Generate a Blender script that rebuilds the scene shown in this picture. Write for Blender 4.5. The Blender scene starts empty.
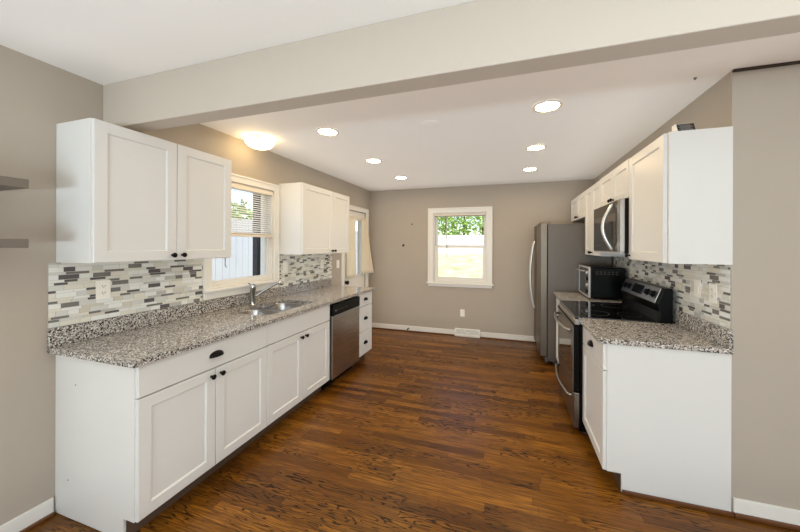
import bpy, bmesh, math, random
from mathutils import Vector, Matrix
random.seed(7)
S = bpy.context.scene
COL = S.collection
PI = math.pi

# ------------------------------------------------------------------ camera
XW, XR, YB, ZC = -2.37, 1.17, 5.02, 2.44      # left wall, kitchen right wall, back wall, ceiling
YR = 2.13                                     # wall facing the camera on the right
cam_d = bpy.data.cameras.new('camera')
cam = bpy.data.objects.new('camera', cam_d); COL.objects.link(cam)
cam_d.sensor_fit = 'HORIZONTAL'; cam_d.sensor_width = 36.0
cam_d.lens = 307.4 / 800 * 36
cam_d.shift_x = -(414.4 - 400) / 800
cam_d.shift_y = (245.7 - 266) / 800
cam_d.clip_start = 0.05; cam_d.clip_end = 200
yaw, roll = math.radians(17.115), math.radians(0.2)
cam.matrix_world = (Matrix.Translation((0, 0, 1.4685)) @ Matrix.Rotation(yaw, 4, 'Z')
                    @ Matrix.Rotation(PI / 2, 4, 'X') @ Matrix.Rotation(roll, 4, 'Z'))
S.camera = cam

# ------------------------------------------------------------------ world, sun, lights, exposure
S.view_settings.view_transform = 'Standard'
S.view_settings.look = 'None'
S.view_settings.gamma = 1.0
S.view_settings.use_curve_mapping = False
S.view_settings.exposure = 0.0
W = bpy.data.worlds.new('world'); S.world = W; W.use_nodes = True
wn = W.node_tree.nodes; wl = W.node_tree.links
for n in list(wn): wn.remove(n)
sky = wn.new('ShaderNodeTexSky'); sky.sky_type = 'NISHITA'; sky.sun_disc = False
sky.sun_elevation = math.radians(50); sky.sun_rotation = math.radians(150)
bg = wn.new('ShaderNodeBackground'); bg.inputs['Strength'].default_value = 0.36
wo = wn.new('ShaderNodeOutputWorld')
wl.new(sky.outputs[0], bg.inputs[0]); wl.new(bg.outputs[0], wo.inputs[0])

def sun(name, d, strength, col):
    l = bpy.data.lights.new(name, 'SUN'); l.energy = strength; l.color = col; l.angle = 0.01
    o = bpy.data.objects.new(name, l); COL.objects.link(o)
    o.rotation_euler = Vector(d).to_track_quat('-Z', 'Y').to_euler()
sun('sun', (-0.35, 0.55, -0.85), 3.4, (1, .96, .9))

def area(name, loc, d, sx, sy, power, col):
    l = bpy.data.lights.new(name, 'AREA'); l.shape = 'RECTANGLE'; l.size = sx; l.size_y = sy
    l.energy = power; l.color = col
    o = bpy.data.objects.new(name, l); COL.objects.link(o); o.location = loc
    o.rotation_euler = Vector(d).to_track_quat('-Z', 'Y').to_euler()
    return o
# daylight through the low window of the rear wall behind the camera
area('rear_window_daylight', (-0.3, -3.0, 0.83), (0, 1, 3.0), 2.2, 0.36, 190, (.66, .85, 1.0))
# unseen fill light added on the right to brighten the front room
area('side_fill_light', (3.75, -0.6, 1.5), (-1, 0.1, 0), 1.6, 1.2, 6, (.84, .94, 1.0))
# added bodiless uplight, stands for a flash bounced off the front ceiling
area('bounce_uplight', (1.15, -0.45, 1.75), (0, 0.3, 1), 0.5, 0.5, 24, (.80, .92, 1.0))

# even ambient fill added by the renderer, with no source in the room
S.cycles.use_fast_gi = True
S.cycles.fast_gi_method = 'ADD'
W.light_settings.ao_factor = 0.285
W.light_settings.distance = 0.35
S.cycles.use_denoising = True
S.cycles.max_bounces = 10; S.cycles.diffuse_bounces = 6; S.cycles.glossy_bounces = 4
S.cycles.transparent_max_bounces = 12; S.cycles.transmission_bounces = 6
S.cycles.sample_clamp_indirect = 6.0
S.cycles.caustics_reflective = False; S.cycles.caustics_refractive = False

# ------------------------------------------------------------------ materials
def lin(c):
    return tuple(((v / 255) / 12.92 if v / 255 <= .04045 else ((v / 255 + .055) / 1.055) ** 2.4) for v in c)

class NT:
    def __init__(s, name):
        s.m = bpy.data.materials.new(name); s.m.use_nodes = True
        s.t = s.m.node_tree; s.n = s.t.nodes; s.l = s.t.links
        s.n.clear(); s.out = s.n.new('ShaderNodeOutputMaterial')
    def node(s, typ, **kw):
        n = s.n.new(typ)
        for k, v in kw.items():
            if k.startswith('i_'): s.put(n, k[2:], v)
            else: setattr(n, k, v)
        return n
    def put(s, n, key, v):
        key = int(key) if key.isdigit() else key.replace('_', ' ')
        if isinstance(v, bpy.types.NodeSocket): s.l.new(v, n.inputs[key])
        else: n.inputs[key].default_value = v
    def math(s, op, a, b=None, c=None):
        n = s.n.new('ShaderNodeMath'); n.operation = op
        for i, v in enumerate((a, b, c)):
            if v is None: continue
            if isinstance(v, bpy.types.NodeSocket): s.l.new(v, n.inputs[i])
            else: n.inputs[i].default_value = v
        return n.outputs[0]
    def mix(s, fac, a, b, blend='MIX'):
        n = s.n.new('ShaderNodeMix'); n.data_type = 'RGBA'; n.blend_type = blend
        for i, v in ((0, fac), (6, a), (7, b)):
            if isinstance(v, bpy.types.NodeSocket): s.l.new(v, n.inputs[i])
            elif i: n.inputs[i].default_value = (*v, 1) if len(v) == 3 else v
            else: n.inputs[i].default_value = v
        return n.outputs[2]
    def ramp(s, fac, stops, interp='LINEAR'):
        n = s.n.new('ShaderNodeValToRGB'); cr = n.color_ramp; cr.interpolation = interp
        while len(cr.elements) < len(stops): cr.elements.new(0.5)
        for e, (p, c) in zip(cr.elements, stops):
            e.position = p; e.color = (*c, 1)
        s.l.new(fac, n.inputs[0]); return n.outputs[0]
    def comb(s, x, y, z=0.0):
        n = s.n.new('ShaderNodeCombineXYZ')
        for i, v in enumerate((x, y, z)):
            if isinstance(v, bpy.types.NodeSocket): s.l.new(v, n.inputs[i])
            else: n.inputs[i].default_value = v
        return n.outputs[0]
    def coords(s):
        g = s.n.new('ShaderNodeNewGeometry'); sp = s.n.new('ShaderNodeSeparateXYZ')
        s.l.new(g.outputs['Position'], sp.inputs[0]); return g.outputs['Position'], sp.outputs
    def bsdf(s, **kw):
        b = s.n.new('ShaderNodeBsdfPrincipled')
        for k, v in kw.items():
            if not isinstance(v, bpy.types.NodeSocket) and k == 'Base_Color': v = (*v, 1)
            s.put(b, k, v)
        s.l.new(b.outputs[0], s.out.inputs[0]); return b

def simple(name, col, rough=.5, metal=0., bump=0., bscale=200., var=0., spec=.5, coat=0.):
    t = NT(name); pos, xyz = t.coords()
    c = col
    if var:
        n = t.node('ShaderNodeTexNoise', i_Vector=pos, i_Scale=3.0, i_Detail=3.0)
        c = t.mix(n.outputs[0], tuple(v * (1 - var) for v in col), tuple(min(1, v * (1 + var)) for v in col))
    b = t.bsdf(Base_Color=c, Roughness=rough, Metallic=metal)
    b.inputs['Specular IOR Level'].default_value = spec
    if coat: b.inputs['Coat Weight'].default_value = coat; b.inputs['Coat Roughness'].default_value = .08
    if bump:
        n = t.node('ShaderNodeTexNoise', i_Vector=pos, i_Scale=bscale, i_Detail=2.0)
        bp = t.node('ShaderNodeBump', i_Strength=bump, i_Distance=.002, i_Height=n.outputs[0])
        t.l.new(bp.outputs[0], b.inputs['Normal'])
    return t.m

M = {}
M['wall'] = simple('taupe_wall_paint', lin((171, 160, 146)), .6, bump=.15, bscale=180, var=.03, spec=.3)
M['ceiling'] = simple('white_ceiling_paint', lin((245, 243, 239)), .7, bump=.03, bscale=90, spec=.2)
M['beam'] = simple('greige_beam', lin((186, 175, 161)), .6, bump=.1, bscale=120, spec=.3)  # beam colour set lighter than the wall paint
M['trim'] = simple('white_trim_paint', lin((226, 222, 213)), .35, var=.01)
M['cabinet'] = simple('white_cabinet_paint', lin((214, 212, 207)), .32, var=.01)
M['shelf'] = simple('taupe_shelf_paint', lin((114, 104, 94)), .5)
M['join_shadow'] = simple('ceiling_join_shadow', lin((60, 52, 44)), .8)
M['kick'] = simple('dark_kick_board', lin((88, 70, 56)), .5)  # dark brown on all cabinet kick boards
M['black'] = simple('black_enamel', lin((6, 6, 6)), .3, spec=.14)
M['black_glass'] = simple('black_glass', lin((9, 9, 10)), .04, coat=.6)
M['bronze'] = simple('dark_bronze_hardware', lin((26, 23, 21)), .35, metal=.7)
M['chrome'] = simple('chrome', lin((200, 200, 200)), .12, metal=1.)
M['plastic'] = simple('ivory_plastic', lin((236, 231, 220)), .35)
M['slot'] = simple('slot_black', lin((45, 40, 36)), .6)
M['shoe'] = simple('walnut_shoe_moulding', lin((96, 58, 30)), .4, var=.1)
M['fridge_side'] = simple('grey_fridge_side', lin((98, 90, 82)), .38, metal=.2, bump=.2, bscale=600)
M['grille'] = simple('dark_grey_plastic', lin((80, 78, 78)), .5)
M['display'] = simple('display_black', lin((14, 15, 18)), .1)
M['paint_mark'] = simple('button_grey', lin((128, 126, 122)), .4)

M['rail'] = simple('cream_blind_rail', lin((232, 219, 200)), .45)
M['fence'] = simple('whitewashed_fence', lin((196, 200, 203)), .7, var=.1)
M['slate'] = simple('slate_blue_post', lin((70, 88, 108)), .6, var=.05)
M['dark_post'] = simple('charcoal_post', lin((30, 32, 37)), .6)
M['white_wall'] = simple('white_garden_wall', lin((226, 224, 220)), .7, var=.05)
M['bark'] = simple('bark', lin((92, 74, 56)), .9, var=.2)
M['silver_plastic'] = simple('silver_plastic', lin((186, 186, 186)), .35, metal=.4)

def brushed(name, col, axis, rough=.28):
    t = NT(name); pos, xyz = t.coords()
    sc = [400.0, 400.0, 400.0]; sc[axis] = 3.0
    mp = t.node('ShaderNodeMapping'); t.l.new(pos, mp.inputs[0]); mp.inputs['Scale'].default_value = sc
    n = t.node('ShaderNodeTexNoise', i_Vector=mp.outputs[0], i_Scale=1.0, i_Detail=2.0)
    r = t.math('MULTIPLY_ADD', n.outputs[0], .05, rough - .025)
    c = t.mix(n.outputs[0], tuple(v * .97 for v in col), col)
    t.bsdf(Base_Color=c, Roughness=r, Metallic=1.0)
    return t.m
M['steel'] = brushed('brushed_stainless', lin((186, 182, 178)), 1)
M['steel_dark'] = brushed('dark_brushed_stainless', lin((142, 135, 128)), 1, .3)
M['steel_fridge'] = brushed('satin_refrigerator_steel', lin((126, 115, 102)), 2, .4)
M['bright_steel'] = simple('polished_handle_steel', lin((226, 224, 220)), .3, metal=.75)
M['steel_smoke'] = brushed('smoked_stainless', lin((104, 96, 86)), 1, .3)
M['sink_steel'] = brushed('satin_sink_steel', lin((190, 188, 186)), 1, .22)

def floor_mat():
    t = NT('walnut_stained_oak_floor'); pos, xyz = t.coords()
    x, y = xyz[0], xyz[1]
    pw = 0.062
    rowf = t.math('DIVIDE', y, pw); row = t.math('FLOOR', rowf); fy = t.math('FRACT', rowf)
    wn1 = t.node('ShaderNodeTexWhiteNoise', noise_dimensions='1D'); t.l.new(row, wn1.inputs['W'])
    xo = t.math('MULTIPLY_ADD', wn1.outputs[0], 5.0, x)
    pf = t.math('DIVIDE', xo, 0.85); pl = t.math('FLOOR', pf); fx = t.math('FRACT', pf)
    wn2 = t.node('ShaderNodeTexWhiteNoise', noise_dimensions='2D'); t.l.new(t.comb(row, pl), wn2.inputs['Vector'])
    rid = wn2.outputs[0]
    gx = t.math('MULTIPLY', x, 1.9); gy = t.math('MULTIPLY', y, 15.0)
    big = t.node('ShaderNodeTexNoise', i_Vector=t.comb(gx, gy, t.math('MULTIPLY', rid, 40.0)), i_Scale=1.0, i_Detail=2.5, i_Roughness=.5)
    rings = t.math('FRACT', t.math('MULTIPLY', big.outputs[0], 15.0))
    ringl = t.ramp(rings, [(0, (1, 1, 1)), (.14, (.8, .8, .8)), (.28, (0, 0, 0)), (.90, (0, 0, 0)), (1, (1, 1, 1))])
    fine = t.node('ShaderNodeTexNoise', i_Vector=t.comb(t.math('MULTIPLY', x, 6.0), t.math('MULTIPLY', y, 170.0), rid), i_Scale=1.0, i_Detail=3.0)
    base = t.ramp(rid, [(0, lin((92, 54, 11))), (.3, lin((134, 84, 18))), (.65, lin((166, 108, 33))), (1, lin((106, 63, 15)))])
    c = t.mix(t.ramp(fine.outputs[0], [(.3, (.05, .05, .05)), (.68, (.9, .9, .9))]), base, lin((72, 39, 9)))
    mask = t.node('ShaderNodeTexNoise', i_Vector=t.comb(x, t.math('MULTIPLY', y, 2.5), rid), i_Scale=1.6, i_Detail=1.0)
    mm = t.ramp(mask.outputs[0], [(.42, (.06, .06, .06)), (.57, (1, 1, 1))])
    rl = t.math('MULTIPLY', ringl, mm)
    c = t.mix(rl, c, lin((22, 10, 3)))
    ey = t.math('MINIMUM', fy, t.math('SUBTRACT', 1.0, fy))
    ex = t.math('MULTIPLY', t.math('MINIMUM', fx, t.math('SUBTRACT', 1.0, fx)), 0.85 / pw)
    e = t.math('MINIMUM', ex, ey)
    seam = t.ramp(e, [(0, (1, 1, 1)), (.035, (0, 0, 0))])
    c = t.mix(t.math('MULTIPLY', seam, .65), c, lin((26, 13, 6)))
    rough = t.math('MULTIPLY_ADD', rl, .2, .3)
    b = t.bsdf(Base_Color=c, Roughness=rough)
    b.inputs['Specular IOR Level'].default_value = .3
    hgt = t.math('SUBTRACT', t.math('MULTIPLY', fine.outputs[0], .25), t.math('ADD', seam, t.math('MULTIPLY', rl, .5)))
    bp = t.node('ShaderNodeBump', i_Strength=.35, i_Distance=.0012, i_Height=hgt)
    t.l.new(bp.outputs[0], b.inputs['Normal'])
    return t.m
M['floor'] = floor_mat()

def granite_mat():
    t = NT('speckled_granite'); pos, xyz = t.coords()
    v1 = t.node('ShaderNodeTexVoronoi', i_Vector=pos, i_Scale=160.0)
    sp = t.node('ShaderNodeSeparateColor'); t.l.new(v1.outputs['Color'], sp.inputs[0])
    n = t.node('ShaderNodeTexNoise', i_Vector=pos, i_Scale=22.0, i_Detail=3.0)
    f = t.math('ADD', sp.outputs[0], t.math('MULTIPLY_ADD', n.outputs[0], .5, -.25))
    c = t.ramp(f, [(0, lin((44, 42, 41))), (.16, lin((104, 100, 95))), (.34, lin((164, 155, 145))), (.58, lin((186, 178, 168))), (.80, lin((218, 214, 207))), (.96, lin((140, 129, 118)))], 'CONSTANT')
    v2 = t.node('ShaderNodeTexVoronoi', i_Vector=pos, i_Scale=330.0)
    sp2 = t.node('ShaderNodeSeparateColor'); t.l.new(v2.outputs['Color'], sp2.inputs[0])
    dk = t.ramp(sp2.outputs[0], [(0, (1, 1, 1)), (.13, (0, 0, 0))], 'CONSTANT')
    c = t.mix(t.math('MULTIPLY', dk, .75), c, lin((58, 54, 51)))
    t.bsdf(Base_Color=c, Roughness=.13)
    return t.m
M['granite'] = granite_mat()

TILE_COLS = [((226, 226, 219), .2), ((208, 207, 199), .22), ((216, 211, 196), .35), ((184, 182, 174), .2), ((120, 117, 112), .2), ((98, 93, 92), .15), ((200, 193, 176), .35)]
TILES = []
for i, (c, r) in enumerate(TILE_COLS):
    TILES.append(simple('mosaic_tile_tone_%s' % 'abcdefg'[i], lin(c), r, var=.10))
GROUT = simple('pale_grout', lin((202, 197, 186)), .8)

def glass_mat():
    t = NT('window_glass')
    tr = t.node('ShaderNodeBsdfTransparent'); gl = t.node('ShaderNodeBsdfGlossy'); gl.inputs['Roughness'].default_value = .02
    fr = t.node('ShaderNodeFresnel'); fr.inputs['IOR'].default_value = 1.12
    mx = t.node('ShaderNodeMixShader')
    t.l.new(fr.outputs[0], mx.inputs[0]); t.l.new(tr.outputs[0], mx.inputs[1]); t.l.new(gl.outputs[0], mx.inputs[2])
    t.l.new(mx.outputs[0], t.out.inputs[0]); return t.m
M['glass'] = glass_mat()

def cloth_mat(name, col, tl, tp):
    t = NT(name)
    d = t.node('ShaderNodeBsdfDiffuse'); d.inputs[0].default_value = (*col, 1)
    r = t.node('ShaderNodeBsdfTranslucent'); r.inputs[0].default_value = (*col, 1)
    p = t.node('ShaderNodeBsdfTransparent')
    m1 = t.node('ShaderNodeMixShader'); m1.inputs[0].default_value = tl
    m2 = t.node('ShaderNodeMixShader'); m2.inputs[0].default_value = tp
    t.l.new(d.outputs[0], m1.inputs[1]); t.l.new(r.outputs[0], m1.inputs[2])
    t.l.new(m1.outputs[0], m2.inputs[1]); t.l.new(p.outputs[0], m2.inputs[2])
    t.l.new(m2.outputs[0], t.out.inputs[0]); return t.m
M['slat'] = cloth_mat('white_blind_slat', lin((250, 249, 246)), .35, 0.)
M['curtain'] = cloth_mat('ivory_sheer_curtain', lin((240, 230, 208)), .45, .12)

def emit(name, col, s):
    t = NT(name); e = t.node('ShaderNodeEmission'); e.inputs[0].default_value = (*col, 1); e.inputs[1].default_value = s
    t.l.new(e.outputs[0], t.out.inputs[0]); return t.m
M['downlight'] = emit('lit_downlight', (1, .72, .36), 70)
M['dome'] = emit('lit_dome_glass', (1, .74, .38), 11)

def ground_mat():
    t = NT('dry_grass_ground'); pos, xyz = t.coords()
    n = t.node('ShaderNodeTexNoise', i_Vector=pos, i_Scale=2.2, i_Detail=6.0, i_Roughness=.7)
    c = t.ramp(n.outputs[0], [(.3, lin((150, 150, 96))), (.5, lin((206, 194, 150))), (.7, lin((232, 220, 190)))])
    t.bsdf(Base_Color=c, Roughness=.95); return t.m
M['ground'] = ground_mat()
def leaf_mat():
    t = NT('green_leaves'); pos, xyz = t.coords()
    n = t.node('ShaderNodeTexNoise', i_Vector=pos, i_Scale=3.0, i_Detail=3.0)
    c = t.ramp(n.outputs[0], [(.3, lin((112, 146, 66))), (.55, lin((158, 184, 96))), (.75, lin((198, 214, 134)))])
    t.bsdf(Base_Color=c, Roughness=.6); return t.m
M['leaf'] = leaf_mat()

# ------------------------------------------------------------------ mesh helpers
class MB:
    def __init__(s): s.bm = bmesh.new(); s.mi = 0
    def face(s, vs):
        f = s.bm.faces.new(vs); f.material_index = s.mi; return f
    def box(s, x0, x1, y0, y1, z0, z1):
        if x0 > x1: x0, x1 = x1, x0
        if y0 > y1: y0, y1 = y1, y0
        if z0 > z1: z0, z1 = z1, z0
        v = [s.bm.verts.new(p) for p in ((x0, y0, z0), (x1, y0, z0), (x1, y1, z0), (x0, y1, z0), (x0, y0, z1), (x1, y0, z1), (x1, y1, z1), (x0, y1, z1))]
        for q in ((3, 2, 1, 0), (4, 5, 6, 7), (0, 1, 5, 4), (1, 2, 6, 5), (2, 3, 7, 6), (3, 0, 4, 7)):
            s.face([v[i] for i in q])
        return s
    def loft(s, loops, cap0=True, cap1=True, closed=True):
        L = [[s.bm.verts.new(p) for p in lp] for lp in loops]
        for a, b in zip(L, L[1:]):
            n = len(a)
            for i in range(n if closed else n - 1):
                j = (i + 1) % n
                s.face([a[i], a[j], b[j], b[i]])
        if cap0: s.face(list(reversed(L[0])))
        if cap1: s.face(L[-1])
        return s
    def prism(s, pts, axis, a, b):
        def P(u, v, w):
            return {0: (w, u, v), 1: (u, w, v), 2: (u, v, w)}[axis]
        return s.loft([[P(u, v, a) for u, v in pts], [P(u, v, b) for u, v in pts]])
    def tube(s, path, r, n=10, caps=True):
        path = [Vector(p) for p in path]; loops = []
        up = Vector((0, 0, 1)); prev = None
        for i, p in enumerate(path):
            d = (path[min(i + 1, len(path) - 1)] - path[max(i - 1, 0)]).normalized()
            if prev is None:
                a = d.cross(up) if abs(d.dot(up)) < .95 else d.cross(Vector((1, 0, 0)))
            else:
                a = prev - d * prev.dot(d)
            a.normalize(); prev = a; b = d.cross(a)
            rr = r[i] if isinstance(r, (list, tuple)) else r
            loops.append([p + (a * math.cos(2 * PI * k / n) + b * math.sin(2 * PI * k / n)) * rr for k in range(n)])
        return s.loft(loops, caps, caps)
    def lathe(s, c, axis, prof, n=20):
        # prof: (radius, height along axis)
        c = Vector(c); ax = Vector(axis).normalized()
        a = ax.cross(Vector((0, 0, 1))) if abs(ax.z) < .9 else ax.cross(Vector((1, 0, 0)))
        a.normalize(); b = ax.cross(a)
        loops = [[c + ax * h + (a * math.cos(2 * PI * k / n) + b * math.sin(2 * PI * k / n)) * max(r, 1e-4) for k in range(n)] for r, h in prof]
        return s.loft(loops)
    def obj(s, name, mats, parent=None, loc=None, bevel=0, smooth=False, seg=2):
        bm = s.bm
        bmesh.ops.recalc_face_normals(bm, faces=bm.faces)
        if parent is not None:
            base = world_loc(parent)
            org = base
        else:
            if loc is None:
                vs = [v.co for v in bm.verts]
                mn = [min(v[i] for v in vs) for i in range(3)]; mx = [max(v[i] for v in vs) for i in range(3)]
                loc = ((mn[0] + mx[0]) / 2, (mn[1] + mx[1]) / 2, mn[2])
            base = Vector((0, 0, 0)); org = Vector(loc)
        for v in bm.verts: v.co -= org
        me = bpy.data.meshes.new(name); bm.to_mesh(me); bm.free()
        if not isinstance(mats, (list, tuple)): mats = [mats]
        for m in mats: me.materials.append(m)
        o = bpy.data.objects.new(name, me); COL.objects.link(o)
        if parent is not None: o.parent = parent
        else: o.location = org
        if smooth:
            for p in me.polygons: p.use_smooth = True
            if smooth == 'auto':
                me.set_sharp_from_angle(angle=math.radians(40))
        if bevel:
            md = o.modifiers.new('bevel', 'BEVEL'); md.width = bevel; md.segments = seg
            md.limit_method = 'ANGLE'; md.angle_limit = math.radians(40)
        return o

def world_loc(o):
    v = Vector((0, 0, 0))
    while o is not None:
        v += o.location; o = o.parent
    return v

def tag(o, label, cat, group=None, kind=None):
    o['label'] = label; o['category'] = cat
    if group: o['group'] = group
    if kind: o['kind'] = kind
    return o
def thing(name, loc, label, cat, group=None, kind=None):
    o = bpy.data.objects.new(name, None); COL.objects.link(o); o.location = loc
    o.empty_display_size = .1
    return tag(o, label, cat, group, kind)
def struct(o, label=None, cat=None):
    o['kind'] = 'structure'
    if label: o['label'] = label
    if cat: o['category'] = cat
    return o

def wall_with_holes(mb, axis, w0, w1, u0, u1, z0, z1, holes):
    """wall slab: axis 0 -> plane across X (u = Y), axis 1 -> plane across Y (u = X); holes (ua, ub, za, zb)"""
    us = sorted({u0, u1, *[h[0] for h in holes], *[h[1] for h in holes]})
    zs = sorted({z0, z1, *[h[2] for h in holes], *[h[3] for h in holes]})
    for a, b in zip(us, us[1:]):
        for c, d in zip(zs, zs[1:]):
            mu, mz = (a + b) / 2, (c + d) / 2
            if any(h[0] < mu < h[1] and h[2] < mz < h[3] for h in holes): continue
            if axis == 0: mb.box(w0, w1, a, b, c, d)
            else: mb.box(a, b, w0, w1, c, d)
    bmesh.ops.remove_doubles(mb.bm, verts=mb.bm.verts, dist=1e-5)
    seen = {}
    mb.bm.verts.index_update()
    for f in list(mb.bm.faces):
        k = tuple(sorted(v.index for v in f.verts))
        seen.setdefault(k, []).append(f)
    dead = [f for fs in seen.values() if len(fs) > 1 for f in fs]
    bmesh.ops.delete(mb.bm, geom=dead, context='FACES_ONLY')
    return mb

# ------------------------------------------------------------------ structure
T = .15
YF = -3.3; XE = 4.0          # rear wall, far right wall of the front room
WIN1 = (1.93, 2.655, 1.10, 2.045)      # hole Y0,Y1,Z0,Z1 over the sink
DOOR = (4.09, 4.825, 0.0, 2.03)
WIN2 = (-1.215, -.335, .862, 2.01)      # hole X0,X1
struct(MB().box(XW - T, XE + T, YF - T, YB + T, -.1, 0).obj('floor', M['floor']))
struct(MB().box(XW - T, XE + T, YF - 1.6, YB + T, ZC, ZC + .15).obj('ceiling', M['ceiling']))  # slab extended past the rear wall as an unseen overhang to block the sun
struct(wall_with_holes(MB(), 0, XW - T, XW, YF, YB + T, 0, ZC, [WIN1, DOOR]).obj('wall_left', M['wall']))
struct(wall_with_holes(MB(), 1, YB, YB + T, XW, XR, 0, ZC, [WIN2]).obj('wall_back', M['wall']))
struct(MB().box(XR, XR + T, YR + .12, YB + T, 0, ZC).obj('wall_right', M['wall']))
struct(MB().box(XR, XE, YR, YR + .12, 0, ZC).obj('wall_front_right', M['wall']))
struct(wall_with_holes(MB(), 0, XE, XE + T, YF, YR + .12, 0, ZC, [(-1.5, .4, .9, 2.1)]).obj('wall_side', M['wall']))
struct(wall_with_holes(MB(), 1, YF - T, YF, XW - T, XE + T, 0, ZC, [(-1.4, 1.8, .55, 1.35)]).obj('wall_rear', M['wall']))
struct(MB().box(XW, XE, 1.231, 1.336, 2.172, ZC).obj('beam', M['beam'], bevel=.004), 'beige painted ceiling beam spanning the opening to the kitchen', 'beam')

def baseboard(name, pts_boxes, shoe_boxes):
    mb = MB()
    for b in pts_boxes: mb.box(*b)
    o = struct(mb.obj(name, M['trim'], bevel=.003))
    if shoe_boxes:
        ms = MB()
        for b in shoe_boxes: ms.box(*b)
        ms.obj('shoe_moulding', M['shoe'], o, bevel=.005)
    return o
bt = .014
baseboard('baseboard_back', [(XW, -.845, YB - bt, YB, 0.015, .095), (-.435, XR, YB - bt, YB, 0.015, .095)],
          [(XW, XR, YB - bt - .012, YB - .001, 0, .018)])
baseboard('baseboard_left', [(XW, XW + bt, YF, 1.02, 0.015, .095)], [(XW, XW + bt + .012, YF, 1.02, 0, .02)])
baseboard('baseboard_right', [(XR + .006, XE, YR - bt, YR, 0.018, .095)], [(XR + .006, XE, YR - bt - .014, YR - .001, 0, .022)])
struct(MB().box(XR, XE, YR - .012, YR, ZC - .013, ZC).obj('shadow_strip', M['join_shadow']))  # dark strip painting in the shadow line where wall meets ceiling

# ---- window over the sink (left wall)
w1 = struct(thing('window_1', (XW, 2.29, 1.03), 'white framed double hung window over the sink', 'window'))
def ring(mb, axis, w0, w1, u0, u1, z0, z1, t, tb=None, tt=None):
    tb = t if tb is None else tb; tt = t if tt is None else tt
    def B(a, b, c, d):
        if axis == 0: mb.box(w0, w1, a, b, c, d)
        else: mb.box(a, b, w0, w1, c, d)
    B(u0, u0 + t, z0, z1); B(u1 - t, u1, z0, z1)
    B(u0 + t, u1 - t, z1 - tt, z1)
    if tb: B(u0 + t, u1 - t, z0, z0 + tb)
    return mb
mb = MB(); ring(mb, 0, XW, XW + .02, 1.872, 2.718, 1.10, 2.105, .07, 0, .07)
ring(mb, 0, XW + .002, XW + .026, 1.8712, 2.7188, 1.1005, 2.1058, .018, 0, .018)
mb.obj('casing', M['trim'], w1, bevel=.003)
mb = MB().box(XW, XW + .045, 1.868, 2.722, 1.08, 1.102); mb.box(XW, XW + .016, 1.875, 2.715, 1.018, 1.08)
mb.obj('sill', M['trim'], w1, bevel=.004)
mb = MB(); ring(mb, 0, XW - T, XW - .002, WIN1[0], WIN1[1], WIN1[2], WIN1[3], .018); mb.obj('jamb', M['trim'], w1)
mb = MB(); ring(mb, 0, XW - .07, XW - .035, 1.948, 2.637, 1.118, 1.58, .034, .045, .03); mb.obj('sash', M['trim'], w1, bevel=.002)
mb = MB(); ring(mb, 0, XW - .11, XW - .075, 1.948, 2.637, 1.56, 2.027, .034); mb.obj('sash', M['trim'], w1, bevel=.002)
MB().box(XW - .054, XW - .050, 1.98, 2.605, 1.16, 1.552).obj('glass', M['glass'], w1)
MB().box(XW - .094, XW - .090, 1.98, 2.605, 1.592, 1.995).obj('glass', M['glass'], w1)
# blind
bl = thing('window_blind', (XW - .01, 2.29, 1.52), 'white slatted blind half lowered in the window over the sink', 'blind')
MB().box(XW - .028, XW + .012, 1.952, 2.633, 1.985, 2.025).obj('headrail', M['rail'], bl, bevel=.003)
mb = MB(); z = 1.59
while z < 1.975:
    x0, x1 = XW - .024, XW - .002
    mb.loft([[(x0, yy, z + .002), (x1, yy, z - .0105), (x1, yy, z - .0098), (x0, yy, z + .0027)] for yy in (1.958, 2.627)])
    z += .021
mb.obj('slats', M['slat'], bl)
mb = MB().box(XW - .026, XW + .002, 1.955, 2.630, 1.548, 1.568); mb.box(XW - .025, XW + .001, 1.957, 2.628, 1.57, 1.574); mb.box(XW - .025, XW + .001, 1.957, 2.628, 1.577, 1.581)
mb.obj('bottom_rail', M['rail'], bl, bevel=.002)
for yy in (2.08, 2.50):
    MB().tube([(XW - .001, yy, 1.56), (XW - .001, yy, 1.99)], .0012, 6).obj('ladder_cord', M['slat'], bl)

# ---- back window
w2 = struct(thing('window_2', (-.775, YB, .80), 'white framed double hung window on the back wall', 'window'))
mb = MB(); ring(mb, 1, YB - .02, YB, -1.303, -.252, .86, 2.095, .088, 0, .085)
ring(mb, 1, YB - .026, YB - .002, -1.3038, -.2512, .8605, 2.0958, .022, 0, .022)
mb.obj('casing', M['trim'], w2, bevel=.003)
mb = MB().box(-1.325, -.232, YB - .05, YB, .838, .862); mb.box(-1.30, -.257, YB - .017, YB, .795, .838)
mb.obj('sill', M['trim'], w2, bevel=.004)
mb = MB(); ring(mb, 1, YB + .002, YB + T, WIN2[0], WIN2[1], WIN2[2], WIN2[3], .018); mb.obj('jamb', M['trim'], w2)
mb = MB(); ring(mb, 1, YB + .035, YB + .07, -1.197, -.353, .881, 1.475, .055, .067, .04); mb.obj('sash', M['trim'], w2, bevel=.002)
mb = MB(); ring(mb, 1, YB + .075, YB + .11, -1.197, -.353, 1.44, 1.992, .04, .04, .035); mb.obj('sash', M['trim'], w2, bevel=.002)
MB().box(-1.142, -.408, YB + .050, YB + .054, .948, 1.437).obj('glass', M['glass'], w2)
MB().box(-1.157, -.393, YB + .090, YB + .094, 1.48, 1.957).obj('glass', M['glass'], w2)
rb = thing('window_blind', (-.775, YB + .02, 1.95), 'raised blind with clear hanging wand at the top of the back window', 'blind')
mb = MB().box(-1.19, -.36, YB + .003, YB + .03, 1.965, 1.99); mb.obj('headrail', M['rail'], rb, bevel=.003)
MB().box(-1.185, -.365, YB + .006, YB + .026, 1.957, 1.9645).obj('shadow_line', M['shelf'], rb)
MB().tube([(-1.0, YB + .016, 1.97), (-.99, YB + .014, 1.6), (-.985, YB + .014, 1.28)], .006, 8).obj('wand', M['silver_plastic'], rb, smooth=True)

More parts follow.
